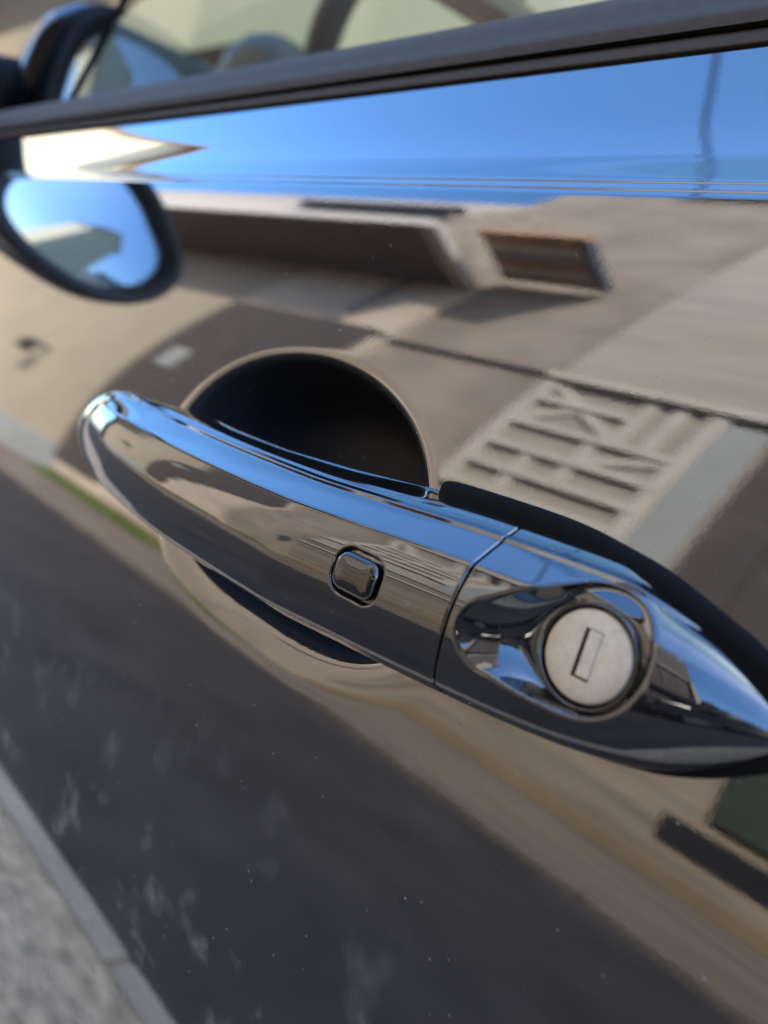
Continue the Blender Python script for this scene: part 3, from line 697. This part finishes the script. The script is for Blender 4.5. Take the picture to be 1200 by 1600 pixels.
st = tube('mirror_stalk', [MC + side * .08 - upv * .01 - fwd * .07, MC + side * .12 - upv * .015 - fwd * .08, MC + side * .16 - upv * .02 - fwd * .09], [.03, .024, .026], INTERIOR); kid(st, mh)

# ------------------------------------------------------------------ inside of the car
def raypt(px, py, y):
    r = M_CAM @ np.array([px - 600, py - 800, 1200.0]); return CAM + r * ((y - CAM[1]) / r[1])
WC = raypt(655, 122, .60)
wt = math.radians(22)
wx = np.array([math.sin(wt), 0, math.cos(wt)])     # up in the wheel's plane (leans back)
wy = np.array([0, 1.0, 0]); wn = np.cross(wy, wx)
a = np.linspace(0, 2 * math.pi, 64, endpoint=False)
sw = tube('steering_wheel', WC + .155 * (np.cos(a)[:, None] * wy + np.sin(a)[:, None] * wx), .019, LEATHER, None, 16, True); kid(sw)
hub = lathe('airbag_hub', [(.06, -.03), (.06, 0), (.05, .012), (.001, .016)], WC - .07 * wx, -wn if wn[0] < 0 else wn, INTERIOR); kid(hub, sw)
for an in (-.55, math.pi + .55, -math.pi / 2):
    sp_ = tube('spoke', [WC - .07 * wx + .03 * (math.cos(an) * wy + math.sin(an) * wx), WC + .150 * (math.cos(an) * wy + math.sin(an) * wx)], .014, INTERIOR); kid(sp_, sw)
PODC = raypt(430, 95, .5)
pod = lathe('instrument_pod', [(.075, -.12), (.075, -.02), (.066, .02), (.045, .045), (.02, .056), (.001, .058)], PODC - np.array([0, 0, .03]), (0, 0, 1), LEATHER); kid(pod)
dash = prism('dashboard', [(-1.55, 1.15), (-1.25, 1.29), (-1.02, 1.255), (-.95, 1.13), (-1.0, .7), (-1.55, .7)], 'y', .14, .50, INTERIOR, None, .03)
kid(dash)
kid(prism('lower_dashboard', [(-1.55, 1.02), (-1.05, 1.06), (-.98, 1.03), (-.95, .90), (-1.0, .7), (-1.55, .7)], 'y', .505, 1.5, INTERIOR))
for yy in (.18, .88):
    s_o = prism('seat', [(-.35, .55), (-.35, .72), (.05, .70), (.16, 1.14), (.26, 1.22), (.30, 1.18), (.22, .55)], 'y', yy, yy + .52, LEATHER, None, .04); kid(s_o)
fd = prism('far_door', [(1.60, .35), (1.72, .7), (1.66, .98), (1.58, 1.02), (1.52, .98), (1.50, .35)], 'x', -.93, .16, P_BODY, None, .01); kid(fd)
kid(link('far_window', [(-.75, 1.57, 1.0), (.16, 1.57, 1.0), (.16, 1.44, 1.34), (-.45, 1.44, 1.34)], [(0, 1, 2, 3)], TINT, None, False))
fl_ = box('floor_pan', (-1.5, .05, .28), (1.4, 1.6, .34), INTERIOR); kid(fl_)
# bonnet, boot, screen frame, wheels
bn = np.array([[(x, y, .93 + .07 * math.sin((y - .02) / 1.56 * math.pi) ** .6 - .20 * max(0, (-x - 1.1) / .9) ** 2) for y in np.linspace(.12, 1.5, 24)] for x in np.linspace(-2.0, -.98, 24)])
kid(grid('bonnet', bn, P_BODY, flip=True))
bt = np.array([[(x, y, 1.0 + .05 * math.sin((y - .02) / 1.56 * math.pi) ** .6 - .15 * max(0, (x - .6) / .9) ** 2) for y in np.linspace(.10, 1.5, 16)] for x in np.linspace(.34, 1.5, 16)])
kid(grid('boot_lid', bt, P_BODY, flip=True))
fa, fb = raypt(95, 150, .12), raypt(150, 0, .13)
fc = fb + (fb - fa) * .9 + np.array([.02, .03, 0]); zt_ = fc[2] + .05
wf = tube('screen_frame', [fa + (fa - fb) * .8, fa, fb, fc, (fc[0] + .06, .34, zt_), (fc[0] + .08, .8, zt_ + .01), (fc[0] + .06, 1.26, zt_), (fc[0], 1.6 - fc[1], fc[2]), (fb[0], 1.6 - fb[1], fb[2]), tuple((fa + (fa - fb) * .8) * np.array([1, 0, 1]) + np.array([0, 1.48, 0]))], .020, P_BODY); kid(wf)
kid(link('windscreen', [tuple(fa), (fa[0], 1.48, fa[2]), (fc[0] + .05, 1.28, zt_), (fc[0] + .05, .32, zt_)], [(0, 1, 2, 3)], CLEAR, None, False))
for x in (-1.42, 1.05):
    for y, sgn in ((.10, -1), (1.5, 1)):
        wl = lathe('wheel', [(.20, -.09), (.28, -.09), (.31, -.05), (.31, .05), (.28, .09), (.215, .095), (.21, .07)], (x, y, .05 + .31), (0, sgn, 0), TYRE); kid(wl)
        rm = lathe('rim', [(.213, .07), (.19, .085), (.16, .06), (.06, .07), (.001, .075)], (x, y, .05 + .31), (0, sgn, 0), ALLOY, None, 32); kid(rm, wl)

# ------------------------------------------------------------------ grass at the foot of the opposite wall
gv, gf = [], []
rng = np.random.RandomState(3)
for i in range(2600):
    cx_ = rng.choice([-9.0, -8.4, -7.6, -7.1, -6.9, -5.2]) + rng.normal(0, .28); cy_ = FY + .12 + abs(rng.normal(0, .07)); hgt = rng.uniform(.05, .17)
    dx, dy = rng.normal(0, .05, 2); w_ = .008; k_ = len(gv)
    gv += [(cx_ - w_, cy_, .05), (cx_ + w_, cy_, .05), (cx_ + dx, cy_ + abs(dy), .06 + hgt)]; gf.append((k_, k_ + 1, k_ + 2))
GR = mat('grass_blade', (.10, .16, .03), .8, noise=(8, .3, 4))
tag(link('grass', gv, gf, GR, None, False), 'green grass tufts along the foot of the beige house', 'grass', kind='stuff')
